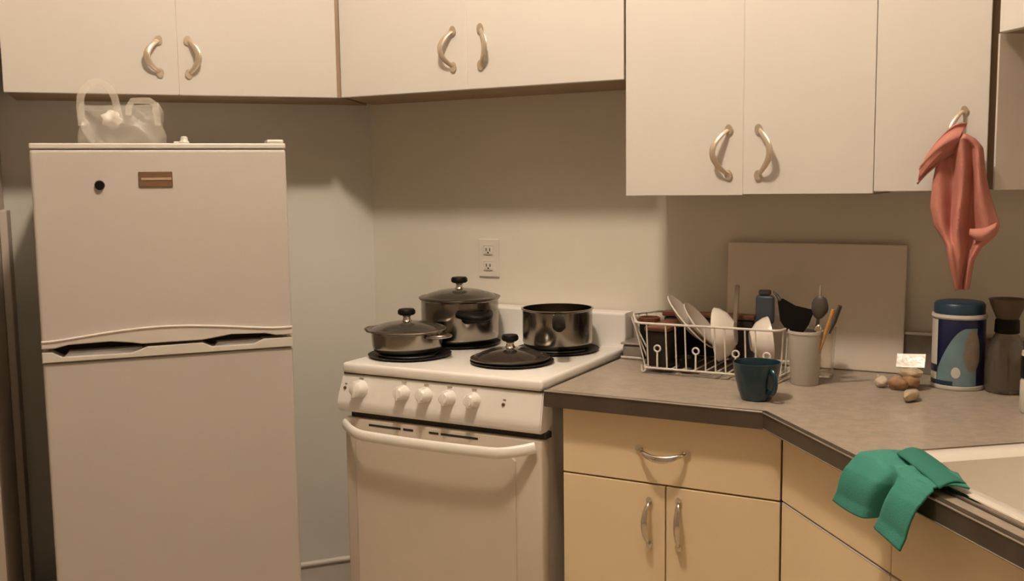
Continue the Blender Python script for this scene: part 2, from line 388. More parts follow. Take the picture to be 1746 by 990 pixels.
g = box(new(), -0.432, -0.389, -0.69, -0.64, 1.5285, 1.538, bev=0.003)
obj('hinge_cover', g, FTRIM, fr)
for x in (-0.95, -0.43):
    for y in (-0.60, -0.12): obj('foot', lathe(new(), [(0, 0), (0.02, 0), (0.02, 0.03), (0, 0.03)], 12, (x, y, 0)), BLACK, fr)
t = thing('bottle_cap', 'small white cap standing on top of the fridge right of the bag', 'cap', tuple(wf(-0.634, 0.655)) + (1.528,), AF)
obj('cap_body', lathe(new(), [(0, 0), (0.012, 0), (0.013, 0.004), (0.009, 0.010), (0.009, 0.016), (0.005, 0.019), (0, 0.019)], 20), WHITEP, t, smooth=True)
obj('cap_tab', box(new(), -0.026, -0.008, -0.004, 0.004, 0, 0.006, bev=0.002), WHITEP, t)

# plastic bag on the fridge
t = thing('plastic_bag', 'clear plastic carrier bag with loop handles on top of the fridge', 'bag', tuple(wf(-0.782, 0.60)) + (1.5285,), AF)
def bagf(u, v):
    a = 2 * PI * u; z = 0.106 * v
    rx = 0.102 * (1 + 0.03 * sin(3 * a + 1)) * (1 - 0.07 * v * v + 0.01 * sin(9 * v))
    ry = 0.055 * (1 - 0.65 * v * v) * (1 + 0.15 * sin(5 * a + 4 * v))
    ca, sa = cos(a), sin(a)
    sx = math.copysign(abs(ca) ** 0.5, ca); sy = math.copysign(abs(sa) ** 0.6, sa)
    return Vector((rx * sx + 0.004 * sin(11 * v + 5 * a), ry * sy + 0.004 * sin(9 * v + 7 * a), z - 0.010 * v * abs(sin(a * 1.0 + .5)) * (1 if v > .8 else 0)))
bm = grid(new(), 60, 14, bagf)
obj('bag_body', bm, BAGM, t, smooth=True)
def strip(pts, wid, nrm=(0, 1, 0)):
    bm = new(); tube(bm, pts, wid, 8, flat=0.12, flatdir=nrm); return bm
hl = [(-0.090, -0.036, 0.045), (-0.091, -0.036, 0.06), (-0.092, -0.037, 0.09), (-0.090, -0.036, 0.115), (-0.080, -0.034, 0.138), (-0.062, -0.032, 0.152), (-0.042, -0.030, 0.153), (-0.024, -0.028, 0.140), (-0.012, -0.026, 0.118), (-0.008, -0.027, 0.095), (-0.003, -0.032, 0.06), (-0.001, -0.034, 0.05)]
obj('bag_handle', strip(hl, 0.009), BAGH, t, smooth=True)
h2 = [(0.019, 0.02, 0.075), (0.020, 0.02, 0.095), (0.03, 0.021, 0.112), (0.05, 0.022, 0.113), (0.072, 0.022, 0.113), (0.084, 0.02, 0.105), (0.088, 0.018, 0.07), (0.089, 0.017, 0.05)]
obj('bag_handle', strip(h2, 0.008), BAGH, t, smooth=True)
g = new(); blob(g, (-0.022, 0.0, 0.062), 0.026, 0.014, 0.020, 0.3, 5)
pp = obj('crumpled_paper', g, WHITEP, smooth=True); pp.location = t.location; pp.rotation_euler = (0, 0, AF)
tag(pp, 'small crumpled white paper inside the clear bag on the fridge', 'paper')

# ------------------------------------------------------------------ stove
SX0, SX1, SF, SB = -1.707, -1.090, 2.155, 2.745
st = thing('electric_stove', 'white four-burner electric stove with five white knobs', 'stove', (0, 0, 0))
obj('body', box(new(), SX0 + 0.012, SX1 - 0.008, SF + 0.045, SB, 0.04, 0.905), STOV, st)
ct = new(); box(ct, SX0, SX1, SF, SB - 0.03, 0.905, 0.934, bev=0.009, seg=3)
obj('cooktop', ct, STOV, st, smooth=True)
bg = new(); prism_y(bg, [(SX0 + 0.01, 0.90), (SX1, 0.90), (SX1, 1.034), (SX0 + 0.01, 1.034)], 2.700, SB + 0.015, bev=0.006)
obj('backguard', bg, STOV, st)
# control panel leaning back, bulging at the lower edge
cp = new()
prof = [(SF + 0.008, 0.903), (SF - 0.006, 0.835), (SF - 0.010, 0.812), (SF - 0.004, 0.799), (SF + 0.03, 0.797), (SF + 0.06, 0.81), (SF + 0.06, 0.903)]
lo = [cp.verts.new((SX0 - 0.002, y, z)) for y, z in prof]; hi = [cp.verts.new((SX1, y, z)) for y, z in prof]
for v, (y, z) in zip(lo, prof):   # flare lower left corner a little
    if z < 0.85: v.co.x -= 0.012
k = len(prof); cp.faces.new(lo); cp.faces.new(hi[::-1])
for i in range(k): cp.faces.new((lo[i], lo[(i + 1) % k], hi[(i + 1) % k], hi[i]))
bmesh.ops.recalc_face_normals(cp, faces=cp.faces[:])
bmesh.ops.bevel(cp, geom=[e for e in cp.edges], offset=0.003, segments=2, affect='EDGES')
cpo = obj('control_panel', cp, STOV, st, smooth=True)
obj('panel_seam', box(new(), SX0 + 0.003, SX1 - 0.001, SF + 0.006, SF + 0.03, 0.9025, 0.9065), GAPM, st)
def knob(x, z, r):
    bm = new()
    lathe(bm, [(0, 0), (r, 0), (r * 1.0, 0.006), (r * 0.82, 0.011), (r * 0.76, 0.030), (r * 0.6, 0.033), (0, 0.033)], 24)
    box(bm, -r * 0.17, r * 0.17, -r * 0.9, r * 0.9, 0.010, 0.037, bev=0.002)
    o = obj('knob', bm, STOV, cpo, smooth=True, loc=(x, SF + 0.001, z), rot=(PI / 2 - 0.1, 0, 0))
    return o
knob(-1.644, 0.866, 0.0245)
for x in (-1.503, -1.432, -1.360, -1.286): knob(x, 0.867, 0.0205)
for x in (-1.697, -1.199):
    g = new(); bmesh.ops.create_cone(g, cap_ends=True, segments=14, radius1=0.0048, radius2=0.0038, depth=0.004)
    obj('indicator_light', g, BADGE, cpo, loc=(x, SF - 0.0015, 0.864), rot=(PI / 2 - 0.1, 0, 0))
    obj('tick_mark', box(new(), x - 0.001, x + 0.006, SF + 0.0005, SF + 0.003, 0.875, 0.8765), GREYU, cpo)
for x in (-1.503, -1.432, -1.360, -1.286, -1.644):
    obj('tick_mark', box(new(), x - 0.007, x + 0.007, SF + 0.003, SF + 0.006, 0.8935, 0.895), BADGE2, cpo)
obj('vent_gap', box(new(), SX0 + 0.02, SX1 + 0.004, SF + 0.012, SF + 0.044, 0.783, 0.798), RUBB, st)
# oven door with raised panel
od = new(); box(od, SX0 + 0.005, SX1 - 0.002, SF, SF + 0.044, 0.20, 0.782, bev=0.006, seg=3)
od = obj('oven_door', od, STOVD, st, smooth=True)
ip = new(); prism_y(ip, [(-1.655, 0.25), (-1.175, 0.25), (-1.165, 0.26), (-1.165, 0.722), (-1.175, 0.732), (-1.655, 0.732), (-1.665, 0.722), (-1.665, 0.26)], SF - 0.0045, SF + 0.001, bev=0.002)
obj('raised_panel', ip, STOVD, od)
for x0, x1 in ((-1.62, -1.515), (-1.507, -1.475), (-1.425, -1.395), (-1.388, -1.275)):
    obj('vent_slot', box(new(), x0, x1, SF - 0.0006, SF + 0.004, 0.764, 0.770), RUBB, od)
hb = new(); pts = []; n = 28
for i in range(n + 1):
    u = i / n; x = -1.700 + u * 0.592
    k = min(1, min(u, 1 - u) / 0.17); k = sin(k * PI / 2)
    pts.append((x, SF - 0.004 - 0.042 * k - 0.006 * sin(PI * u), 0.764 - 0.012 * k - 0.004 * sin(PI * u)))
tube(hb, pts, [0.0145] * (n + 1), 14, flat=0.55, flatdir=(0, 1, 0))
obj('oven_handle', hb, STOV, od, smooth=True)
dr_ = new(); box(dr_, SX0 + 0.005, SX1 - 0.002, SF + 0.002, SF + 0.042, 0.06, 0.192, bev=0.005); obj('lower_drawer', dr_, STOVD, st)
# burners
burners = [(-1.594, 2.322, 0.110), (-1.572, 2.562, 0.114), (-1.276, 2.345, 0.106), (-1.250, 2.575, 0.112)]
for x, y, r in burners:
    b_ = obj('burner', lathe(new(), [(0, 0.001), (r * 0.9, 0.001), (r * 1.06, 0.005), (r * 1.08, 0.0075), (r * 1.0, 0.007), (r * 0.85, 0.004), (0, 0.004)], 36), BURN, st, smooth=True, loc=(x, y, 0.934))
    c = new(); pts = []
    for i in range(150):
        a = i / 150 * 2 * PI * 4; rr = 0.02 + (r * 0.86 - 0.02) * i / 150
        pts.append((rr * cos(a), rr * sin(a), 0.0085))
    tube(c, pts, 0.0035, 6); obj('coil', c, BURN, b_, smooth=True)
for x in (-1.66, -1.14):
    for y in (2.24, 2.68): obj('foot', lathe(new(), [(0, 0), (0.018, 0), (0.018, 0.04), (0, 0.04)], 12, (x, y, 0)), BLACK, st)

# ------------------------------------------------------------------ pots
ZB = 0.9465
def pot_body(r, h, th=0.002, flare=0.004, lip=0.004):
    pr = [(0, 0), (r * 0.90, 0), (r * 0.965, 0.006), (r, 0.016), (r, h - 0.006), (r + lip, h - 0.002), (r + lip, h), (r - th, h), (r - th, h - 0.008), (r - th, 0.018), (r * 0.9, 0.005), (0, 0.005)]
    return lathe(new(), pr, 56)
def lid_parts(parent_t, r, dome, z, glass, ringm, knobh=0.022, knobr=0.025, name='lid'):
    g = lathe(new(), [(0, dome), (r * 0.25, dome * 0.96), (r * 0.5, dome * 0.80), (r * 0.75, dome * 0.5), (r * 0.93, dome * 0.12), (r * 0.93, dome * 0.12 - 0.003), (r * 0.74, dome * 0.5 - 0.003), (r * 0.5, dome * 0.8 - 0.003), (0, dome - 0.003)], 48)
    l = obj(name, g, glass, parent_t, smooth=True, loc=(0, 0, z))
    obj('rim', lathe(new(), [(r * 0.90, 0.003), (r * 0.97, -0.001), (r, 0.0), (r + 0.001, 0.003), (r * 0.97, 0.0055), (r * 0.92, dome * 0.16 + 0.002), (r * 0.90, 0.003)], 48), ringm, l, smooth=True)
    obj('knob_base', lathe(new(), [(0, 0), (0.015, 0), (0.012, 0.004), (0.010, 0.010), (0.013, knobh - 0.004), (0, knobh - 0.004)], 24, (0, 0, dome - 0.001)), CHROME, l, smooth=True)
    obj('knob', lathe(new(), [(0, 0), (knobr * 0.8, 0), (knobr, 0.004), (knobr, 0.012), (knobr * 0.85, 0.017), (0, 0.018)], 28, (0, 0, dome + knobh - 0.005)), BLACK, l, smooth=True)
    return l
# stock pot, back left
t = thing('stock_pot', 'tall stainless stock pot with glass lid on the back left burner', 'pot', (-1.572, 2.562, ZB))
pb = obj('body', pot_body(0.117, 0.128), STEEL, t, smooth=True)
lid_parts(t, 0.123, 0.028, 0.129, LIDG, STEELB)
def side_handle(a, r, z, m, big=1.0):
    bm = new(); pts = []
    for i in range(13):
        q = -1 + 2 * i / 12; ww = 0.036 * big * q; out = 0.042 * big * (1 - abs(q) ** 2.6)
        pts.append((r - 0.002 + out, ww, 0))
    tube(bm, pts, 0.0085 * big, 10, flat=0.9)
    box(bm, r - 0.002, r + 0.024 * big, -0.030 * big, 0.030 * big, -0.022, 0.008, bev=0.006)
    return obj('side_handle', bm, m, pb, smooth=True, loc=(0, 0, z), rot=(0, 0.12, a))
side_handle(R(-38), 0.119, 0.106, BLACK, 1.35)
side_handle(R(148), 0.119, 0.104, BLACK, 1.05)
# shallow pan, front left
t = thing('saute_pan', 'low stainless pan with glass lid on the front left burner', 'pan', (-1.602, 2.322, ZB))
pb = obj('body', lathe(new(), [(0, 0), (0.085, 0), (0.096, 0.008), (0.099, 0.02), (0.101, 0.056), (0.108, 0.060), (0.108, 0.062), (0.099, 0.062), (0.097, 0.02), (0.09, 0.005), (0, 0.005)], 56), STEEL, t, smooth=True)
lid_parts(t, 0.1115, 0.024, 0.063, LIDG, STEELB, knobr=0.025)
h_ = new(); pts = [(0.100, -0.028, 0.050), (0.125, -0.030, 0.052), (0.145, -0.018, 0.054), (0.151, 0.0, 0.055), (0.145, 0.018, 0.054), (0.125, 0.030, 0.052), (0.100, 0.028, 0.050)]
tube(h_, pts, 0.0055, 10); obj('side_handle', h_, STEELB, pb, smooth=True, rot=(0, 0, R(-8)))
h_ = new(); tube(h_, pts, 0.0055, 10); obj('side_handle', h_, STEELB, pb, smooth=True, rot=(0, 0, R(172)))
# saucepan back right
t = thing('saucepan', 'open stainless saucepan with black handle on the back right burner', 'pan', (-1.250, 2.575, ZB))
pb = obj('body', pot_body(0.101, 0.112, lip=0.004), STEEL, t, smooth=True)
h_ = new(); tube(h_, [(0.098, 0, 0.092), (0.120, 0, 0.100), (0.15, 0, 0.101), (0.19, 0, 0.097), (0.23, 0, 0.088), (0.245, 0, 0.083)], [0.014, 0.014, 0.016, 0.018, 0.018, 0.010], 14, flat=0.7, flatdir=(0, 0, 1))
obj('long_handle', h_, BLACK, pb, smooth=True, rot=(0, 0, R(-63)))
obj('handle_collar', box(new(), 0.099, 0.108, -0.016, 0.016, 0.078, 0.106, bev=0.003), STEELB, pb, rot=(0, 0, R(-63)))
# loose lid on the front right burner
t = thing('glass_lid', 'dark glass lid lying alone on the front right burner', 'lid', (-1.283, 2.348, ZB - 0.002))
lid_parts(t, 0.108, 0.030, 0.001, LIDD, STEELB, name='dome', knobr=0.023)

# ------------------------------------------------------------------ counter, L-shaped with angled run
def fr_s(s, g): return P0 + DS * s + NS * g          # sink run frame
SW = (C2 - P0).dot(NS)                                # depth of sink run
ctr = obj('worktop', prism(new(), [(-1.083, 2.167), P0 + Vector((0, 0.002)), P0 + DS * 0.36 + NS * 0.002,
     P0 + DS * 0.36 + NS * (SW - 0.004), (C2.x - 0.003, YW - 0.004), (-1.083, YW - 0.004)], 0.872, 0.910), LAMI)
tag(ctr, 'speckled tan laminate worktop turning the corner towards the sink', 'worktop')
# right portion with the sink cut-out
SX0_, SX1_, SY0_, SY1_ = 0.400, 0.98, 0.050, 0.46
for nm, s0, s1, g0, g1 in (('worktop_strip', 0.36, 1.6, 0.002, SY0_), ('worktop_strip', 0.36, 1.6, SY1_, SW - 0.004), ('worktop_strip', 0.36, SX0_, SY0_, SY1_), ('worktop_strip', SX1_, 1.6, SY0_, SY1_)):
    obj(nm, prism(new(), [fr_s(s0, g0), fr_s(s1, g0), fr_s(s1, g1), fr_s(s0, g1)], 0.872, 0.910), LAMI, ctr)
# metal edging
eg = new(); v_in = 0.0
obj('edge_band', prism(eg, [(-1.085, 2.156), (P0.x - 0.005, 2.156), (P0.x, 2.1662), (-1.085, 2.1662)], 0.870, 0.9105), EDGE, ctr)
def sbox(bm, s0, s1, g0, g1, z0, z1): return prism(bm, [fr_s(s0, g0), fr_s(s1, g0), fr_s(s1, g1), fr_s(s0, g1)], z0, z1)
obj('edge_band', sbox(new(), 0.0, 1.6, -0.009, 0.0015, 0.870, 0.9105), EDGE, ctr)
for z in (0.9075,):
    g = new(); tube(g, [(-1.084, 2.1555, z + 0.002), (P0.x - 0.006, 2.1555, z + 0.002)], 0.0022, 6); obj('edge_bead', g, EDGEL, ctr)
    g = new(); q0 = fr_s(0.003, -0.0095); q1 = fr_s(1.6, -0.0095); tube(g, [(q0.x, q0.y, z), (q1.x, q1.y, z)], 0.0018, 6); obj('edge_bead', g, EDGEL, ctr)
    g = new(); q0 = fr_s(0.003, -0.0095); q1 = fr_s(1.6, -0.0095); tube(g, [(q0.x, q0.y, 0.872), (q1.x, q1.y, 0.872)], 0.0010, 6); obj('edge_bead', g, EDGEL, ctr)
# backsplash
bs = obj('backsplash', box(new(), -1.083, C2.x - 0.01, YW - 0.022, YW - 0.002, 0.911, 1.012), BSPL, ctr)
obj('backsplash_cap', box(new(), -1.083, C2.x - 0.012, YW - 0.026, YW - 0.002, 1.0125, 1.020, bev=0.002), EDGEL, bs)
bs = obj('backsplash', sbox(new(), (C2 - P0).dot(DS) + 0.012, 1.6, SW - 0.024, SW - 0.006, 0.911, 1.012), BSPL, ctr)

# sink
sk = thing('kitchen_sink', 'white enamel sink with metal rim set in the worktop', 'sink', (P0.x, P0.y, 0), AS)
def rrect(x0, x1, y0, y1, r, n=6):
    p = []
    for cx_, cy_, a0 in ((x1 - r, y0 + r, -90), (x1 - r, y1 - r, 0), (x0 + r, y1 - r, 90), (x0 + r, y0 + r, 180)):
        for i in range(n + 1): a = R(a0 + 90 * i / n); p.append((cx_ + r * cos(a), cy_ + r * sin(a)))
    return p
bm = new(); loops = []
for (ins, z, rr) in ((-0.012, 0.9112, 0.012), (-0.010, 0.9155, 0.014), (0.0, 0.9165, 0.022), (0.022, 0.914, 0.03), (0.032, 0.905, 0.04), (0.042, 0.80, 0.05), (0.06, 0.745, 0.06), (0.10, 0.735, 0.06)):
    loops.append([bm.verts.new((x, y, z)) for x, y in rrect(SX0_ + ins, SX1_ - ins, SY0_ + ins, SY1_ - ins, rr)])
for A, B in zip(loops, loops[1:]):
    n = len(A)
    for i in range(n): bm.faces.new((A[i], A[(i + 1) % n], B[(i + 1) % n], B[i]))
bm.faces.new(loops[-1])
obj('basin', bm, SINKM, sk, smooth=True)
g = new(); tube(g, [(x, y, 0.9135) for x, y in rrect(SX0_ - 0.014, SX1_ + 0.014, SY0_ - 0.014, SY1_ + 0.014, 0.014)], 0.0035, 8, close=True)
obj('metal_rim', g, CHROME, sk, smooth=True)
g = new(); tube(g, [(x, y, 0.912) for x, y in rrect(SX0_ - 0.024, SX1_ + 0.024, SY0_ - 0.024, SY1_ + 0.024, 0.014)], 0.0025, 8, close=True)
obj('metal_rim', g, EDGE, sk, smooth=True)
obj('drain', lathe(new(), [(0, 0.002), (0.03, 0.002), (0.042, 0.004), (0.044, 0.0), (0, 0.0)], 24, (0.69, 0.25, 0.7355)), CHROME, sk, smooth=True)

# ------------------------------------------------------------------ base cabinets
t = thing('base_cabinet', 'cream-yellow base cabinet with one drawer over two doors beside the stove', 'cabinet')
obj('carcass', prism(new(), [(-1.048, 2.212), (-0.508, 2.212), (-0.30, 2.50), (-0.30, 2.755), (-1.048, 2.755)], 0.10, 0.868), CABY, t)
obj('toe_kick', box(new(), -1.04, -0.52, 2.27, 2.30, 0.0, 0.099), GAPM, t)
obj('gap_lining', box(new(), -1.045, -0.512, 2.2085, 2.2115, 0.11, 0.866), GAPM, t)
d = door(t, -1.050, -0.5125, 2.190, 0.7025, 0.866, CABY, 0.018, 'drawer')
h_ = handle(d, -0.789, 2.19, 0.785, 0.116, 0.030, 0.014, 0.015, CHROME, rot=(0, R(90), 0), leaf=0.15)
d = door(t, -1.050, -0.7835, 2.190, 0.10, 0.6985, CABY, 0.018)
handle(d, -0.822, 2.19, 0.606, 0.108, 0.027, -0.004, 0.014, CHROME, leaf=0.35)
d = door(t, -0.7805, -0.5125, 2.190, 0.10, 0.6985, CABY, 0.018)
handle(d, -0.749, 2.19, 0.612, 0.112, 0.027, 0.004, 0.014, CHROME, leaf=0.35)
t = thing('sink_cabinet', 'cream-yellow sink base cabinet under the green cloth', 'cabinet', (P0.x, P0.y, 0), AS)
obj('carcass', prism(new(), [(0.035, 0.062), (1.5, 0.062), (1.5, SW - 0.01), (0.62, SW - 0.01), (0.42, 0.36)], 0.10, 0.70), CABY, t)
obj('face_frame', box(new(), 0.02, 1.5, 0.0585, 0.061, 0.10, 0.868), GAPM, t)
for s0, s1 in ((0.002, 0.431), (0.4335, 0.86), (0.863, 1.29)):
    door(t, s0, s1, 0.039, 0.7045, 0.867, CABY, 0.018, 'false_front')
    door(t, s0, s1, 0.039, 0.10, 0.7000, CABY, 0.018)
    g = new(); tube(g, [(s0 + 0.003, 0.0398, 0.7), (s1 - 0.003, 0.0398, 0.7)], 0.0016, 6); obj('door_edge', g, TRIMM, t)

# ------------------------------------------------------------------ wall outlet
t = thing('wall_outlet', 'white double wall outlet above the stove', 'outlet', (-1.584, YW, 1.18))
obj('cover_plate', box(new(), -0.037, 0.037, -0.0065, -0.0005, -0.060, 0.060, bev=0.002), OUTL, t)
for z in (-0.024, 0.026):
    r_ = obj('socket', box(new(), -0.017, 0.017, -0.010, -0.0066, z - 0.014, z + 0.014, bev=0.004), OUTL, t)
    obj('slot', box(new(), -0.008, -0.005, -0.0108, -0.0101, z - 0.004, z + 0.006), RUBB, r_)
    obj('slot', box(new(), 0.005, 0.008, -0.0108, -0.0101, z - 0.004, z + 0.006), RUBB, r_)
    obj('slot', box(new(), -0.0025, 0.0025, -0.0108, -0.0101, z - 0.011, z - 0.006), RUBB, r_)

# ------------------------------------------------------------------ board leaning on the backsplash
t = obj('cutting_board', box(new(), -0.235, 0.235, -0.006, 0.006, 0.0, 0.335, bev=0.003), BOARD, loc=(-0.563, 2.731, 0.9112), rot=(R(-3.2), 0, 0))
tag(t, 'large plain tan board leaning on the wall behind the dish rack', 'board')

# low pan between stove and rack
t = thing('low_pan', 'low grey pan with pale rim behind the left end of the dish rack', 'pan', (-1.008, 2.695, 0.911))
obj('body', box(new(), -0.072, 0.034, -0.045, 0.045, 0.0, 0.040, bev=0.008), BSPL, t)
obj('rim', box(new(), -0.075, 0.037, -0.049, 0.049, 0.0405, 0.0465, bev=0.002), EDGEL, t)
obj('base_bead', tube(new(), [(-0.072, -0.051, 0.004), (0.034, -0.051, 0.004)], 0.004, 8), WHITEP, t)

# ------------------------------------------------------------------ dish rack
RZ0, RZ1 = 0.926, 1.045
t = thing('dish_rack', 'white wire dish rack full of dishes on the worktop', 'rack')
def rnd_path(pts, r=0.015, n=5):
    out = []; k = len(pts)
    for i in range(k):
        a = Vector(pts[i - 1]); b = Vector(pts[i]); c = Vector(pts[(i + 1) % k])
        p = b + (a - b).normalized() * r; q = b + (c - b).normalized() * r
        for j in range(n + 1):
            u = j / n; out.append(p * (1 - u) ** 2 + b * 2 * u * (1 - u) + q * u * u)
    return out
top = rnd_path([(-0.962, 2.46, RZ1), (-0.585, 2.46, RZ1), (-0.553, 2.715, RZ1), (-0.985, 2.715, RZ1), (-1.025, 2.60, RZ1 + 0.004)], 0.02)
bot = rnd_path([(-0.945, 2.466, RZ0), (-0.592, 2.466, RZ0), (-0.562, 2.705, RZ0), (-0.955, 2.705, RZ0)], 0.02)
obj('top_rail', tube(new(), top, 0.0032, 8, close=True), WIRE, t, smooth=True)
obj('bottom_rail', tube(new(), bot, 0.0030, 8, close=True), WIRE, t, smooth=True)
x = -0.930; i = 0
while x < -0.60:
    if i in (1, 5, 9, 12):   # looped divider, rising from the rail and ending in a ring
        bm = new(); pts = [(x, 2.463, RZ0)] + [(x, 2.463, RZ0 + 0.045)]
        for j in range(1, 17):
            a = -PI / 2 + 2 * PI * j / 17; pts.append((x + 0.0085 * cos(a), 2.463, RZ0 + 0.0535 + 0.0085 * sin(a) + 0.0))
        pts.append((x + 0.001, 2.463, RZ0 + 0.045))
        tube(bm, pts, 0.0025, 6); obj('loop_divider', bm, WIRE, t, smooth=True)
    else:
        obj('wire', tube(new(), [(x - 0.003, 2.4605, RZ1), (x, 2.466, RZ0)], 0.0021, 6), WIRE, t, smooth=True)
    x += 0.0262; i += 1
for k in range(9):
    x = -0.95 + k * 0.048
    obj('wire', tube(new(), [(x, 2.7145, RZ1), (x, 2.705, RZ0)], 0.0021, 6), WIRE, t, smooth=True)
for k in range(7):
    y = 2.49 + k * 0.033
    obj('wire', tube(new(), [(-0.965 - 0.055 * sin(PI * (k + 0.7) / 8), y, RZ1 + 0.001), (-0.948, y, RZ0)], 0.0021, 6), WIRE, t, smooth=True)
    xr = -0.585 + (y - 2.46) * 0.125
    obj('wire', tube(new(), [(xr, y, RZ1), (xr - 0.006, y, RZ0)], 0.0021, 6), WIRE, t, smooth=True)
for k in range(12):
    x = -0.93 + k * 0.030
    obj('wire', tube(new(), [(x, 2.466, RZ0 - 0.001), (x + 0.003, 2.705, RZ0 - 0.001)], 0.0021, 6), WIRE, t, smooth=True)
for fx, fy in ((-0.945, 2.468), (-0.595, 2.470), (-0.563, 2.70), (-0.953, 2.70)):
    bm = new(); tube(bm, [(fx - 0.004, fy, RZ0 + 0.006), (fx - 0.004, fy, 0.918), (fx, fy, 0.9135), (fx + 0.006, fy, 0.918), (fx + 0.006, fy, RZ0 + 0.004)], 0.0025, 8)
    obj('foot', bm, WIRE, t, smooth=True)

# things in the rack
t = thing('baking_tin', 'black baking tin with brown rim standing along the back of the dish rack', 'tin', (-0.835, 2.690, 0.930))
obj('body', box(new(), -0.128, 0.128, -0.015, 0.013, 0.0, 0.106, bev=0.006), mat('pan_black', (0.02, 0.012, 0.009), 0.4, noise=0.3), t, smooth=True)
obj('rim', box(new(), -0.132, 0.132, -0.019, 0.015, 0.1065, 0.121, bev=0.004), PANB, t, smooth=True)
t = thing('small_dark_cup', 'small dark cup with brown rim at the left end of the dish rack', 'cup', (-0.972, 2.585, 0.930))
obj('body', lathe(new(), [(0, 0), (0.022, 0), (0.028, 0.105), (0.025, 0.105), (0.02, 0.004), (0, 0.004)], 30), BLACK, t, smooth=True)
obj('rim', lathe(new(), [(0.025, 0.104), (0.0295, 0.102), (0.0300, 0.114), (0.026, 0.115), (0.025, 0.104)], 30), PANB, t, smooth=True)
t = thing('loaf_pan', 'black loaf pan with brown rim under the tilted plates in the dish rack', 'pan', (-0.912, 2.565, 0.930))
obj('body', box(new(), -0.030, 0.036, -0.090, 0.080, 0.0, 0.092, bev=0.006), mat('loaf_pan_black', (0.015, 0.010, 0.008), 0.45, noise=0.3), t, smooth=True)
obj('rim', box(new(), -0.033, 0.036, -0.093, 0.083, 0.0925, 0.104, bev=0.003), PANB, t, smooth=True)
t = obj('dark_bowl', lathe(new(), [(0, 0), (0.022, 0), (0.034, 0.024), (0.031, 0.024), (0.02, 0.004), (0, 0.004)], 30), BLACK, smooth=True, loc=(-0.838, 2.515, 0.930))
tag(t, 'small black bowl on the floor of the dish rack below the plates', 'bowl')
def plate_mesh(r): return lathe(new(), [(0, 0.002), (r * 0.55, 0.002), (r * 0.68, 0.007), (r, 0.016), (r, 0.0195), (r * 0.66, 0.0105), (r * 0.52, 0.005), (0, 0.005)], 44)
p1 = tag(obj('plate', plate_mesh(0.092), CERAM, smooth=True, loc=(-0.858, 2.562, 1.030), rot=(0, R(48), R(12))), 'large white plate tilted steeply in the dish rack', 'plate', 'plates in the dish rack')
p2 = tag(obj('plate', plate_mesh(0.078), CERAM2, smooth=True, loc=(-0.829, 2.575, 1.018), rot=(0, R(50), R(9))), 'smaller beige plate leaning behind the large white plate in the rack', 'plate', 'plates in the dish rack')
def bowl_mesh(r, h): return lathe(new(), [(0, 0), (r * 0.42, 0), (r * 0.45, h * 0.05), (r * 0.78, h * 0.38), (r * 0.95, h * 0.75), (r, h), (r * 0.965, h), (r * 0.91, h * 0.75), (r * 0.73, h * 0.42), (r * 0.4, h * 0.1), (0, h * 0.08)], 44)
tag(obj('bowl', bowl_mesh(0.072, 0.050), CERAM, smooth=True, loc=(-0.722, 2.560, 1.018), rot=(0, R(-97), R(6))), 'white bowl on its side in the middle of the rack, opening left', 'bowl', 'white bowls in the dish rack')
tag(obj('bowl', bowl_mesh(0.060, 0.050), CERAM, smooth=True, loc=(-0.678, 2.540, 1.002), rot=(0, R(84), R(24))), 'white bowl on its side at the right end of the rack, opening right', 'bowl', 'white bowls in the dish rack')


# utensil cup and utensils
CXU, CYU = -0.530, 2.500
t = thing('utensil_cup', 'frosted white plastic cup holding utensils at right of the dish rack', 'cup', (CXU, CYU, 0.9105))
obj('body', lathe(new(), [(0, 0), (0.032, 0), (0.034, 0.004), (0.0415, 0.132), (0.039, 0.132), (0.0315, 0.006), (0, 0.005)], 40), CUP, t, smooth=True)
obj('rim', lathe(new(), [(0.0395, 0.130), (0.0425, 0.128), (0.0425, 0.135), (0.039, 0.135), (0.0395, 0.130)], 40), WHITEP, t, smooth=True)
# black slotted spatula
t = thing('spatula', 'black slotted spatula standing head up in the utensil cup', 'spatula', (CXU - 0.008, CYU + 0.004, 0.922), rot=(0, R(-9), 0))
obj('shaft', tube(new(), [(0, 0, 0), (0, 0, 0.115)], 0.005, 8), BLACK, t, smooth=True)
g = new(); prism_y(g, [(-0.012, 0.108), (0.014, 0.108), (0.036, 0.132), (0.050, 0.158), (0.048, 0.170), (0.010, 0.184), (-0.018, 0.205), (-0.031, 0.203), (-0.032, 0.150)], -0.002, 0.002, bev=0.0)
obj('blade', g, BLACK, t)
obj('blade_tip', tube(new(), [(-0.025, 0, 0.20), (-0.031, 0, 0.215), (-0.040, 0, 0.226)], [0.005, 0.004, 0.002], 8), GREYU, t, smooth=True)
# ladle / masher
t = thing('ladle', 'dark ladle with round head standing in the utensil cup', 'ladle', (CXU + 0.012, CYU + 0.012, 0.922), rot=(0, R(6), 0))
obj('shaft', tube(new(), [(0, 0, 0), (0, 0, 0.16)], 0.0045, 8), GREYU, t, smooth=True)
g = new(); blob(g, (0, 0, 0.182), 0.020, 0.010, 0.030, 0.08, 3); obj('head', g, GREYU, t, smooth=True)
obj('tip', tube(new(), [(-0.002, 0, 0.205), (-0.004, 0, 0.235)], [0.004, 0.0025], 8), BEIGE, t, smooth=True)
t = thing('wooden_brush', 'wooden-handled brush leaning right in the utensil cup', 'brush', (CXU + 0.012, CYU - 0.006, 0.925), rot=(0, R(17), 0))
obj('wooden_shaft', tube(new(), [(0, 0, 0), (0.002, 0, 0.07), (0.002, 0, 0.185)], [0.004, 0.0045, 0.005], 8), WOOD, t, smooth=True)
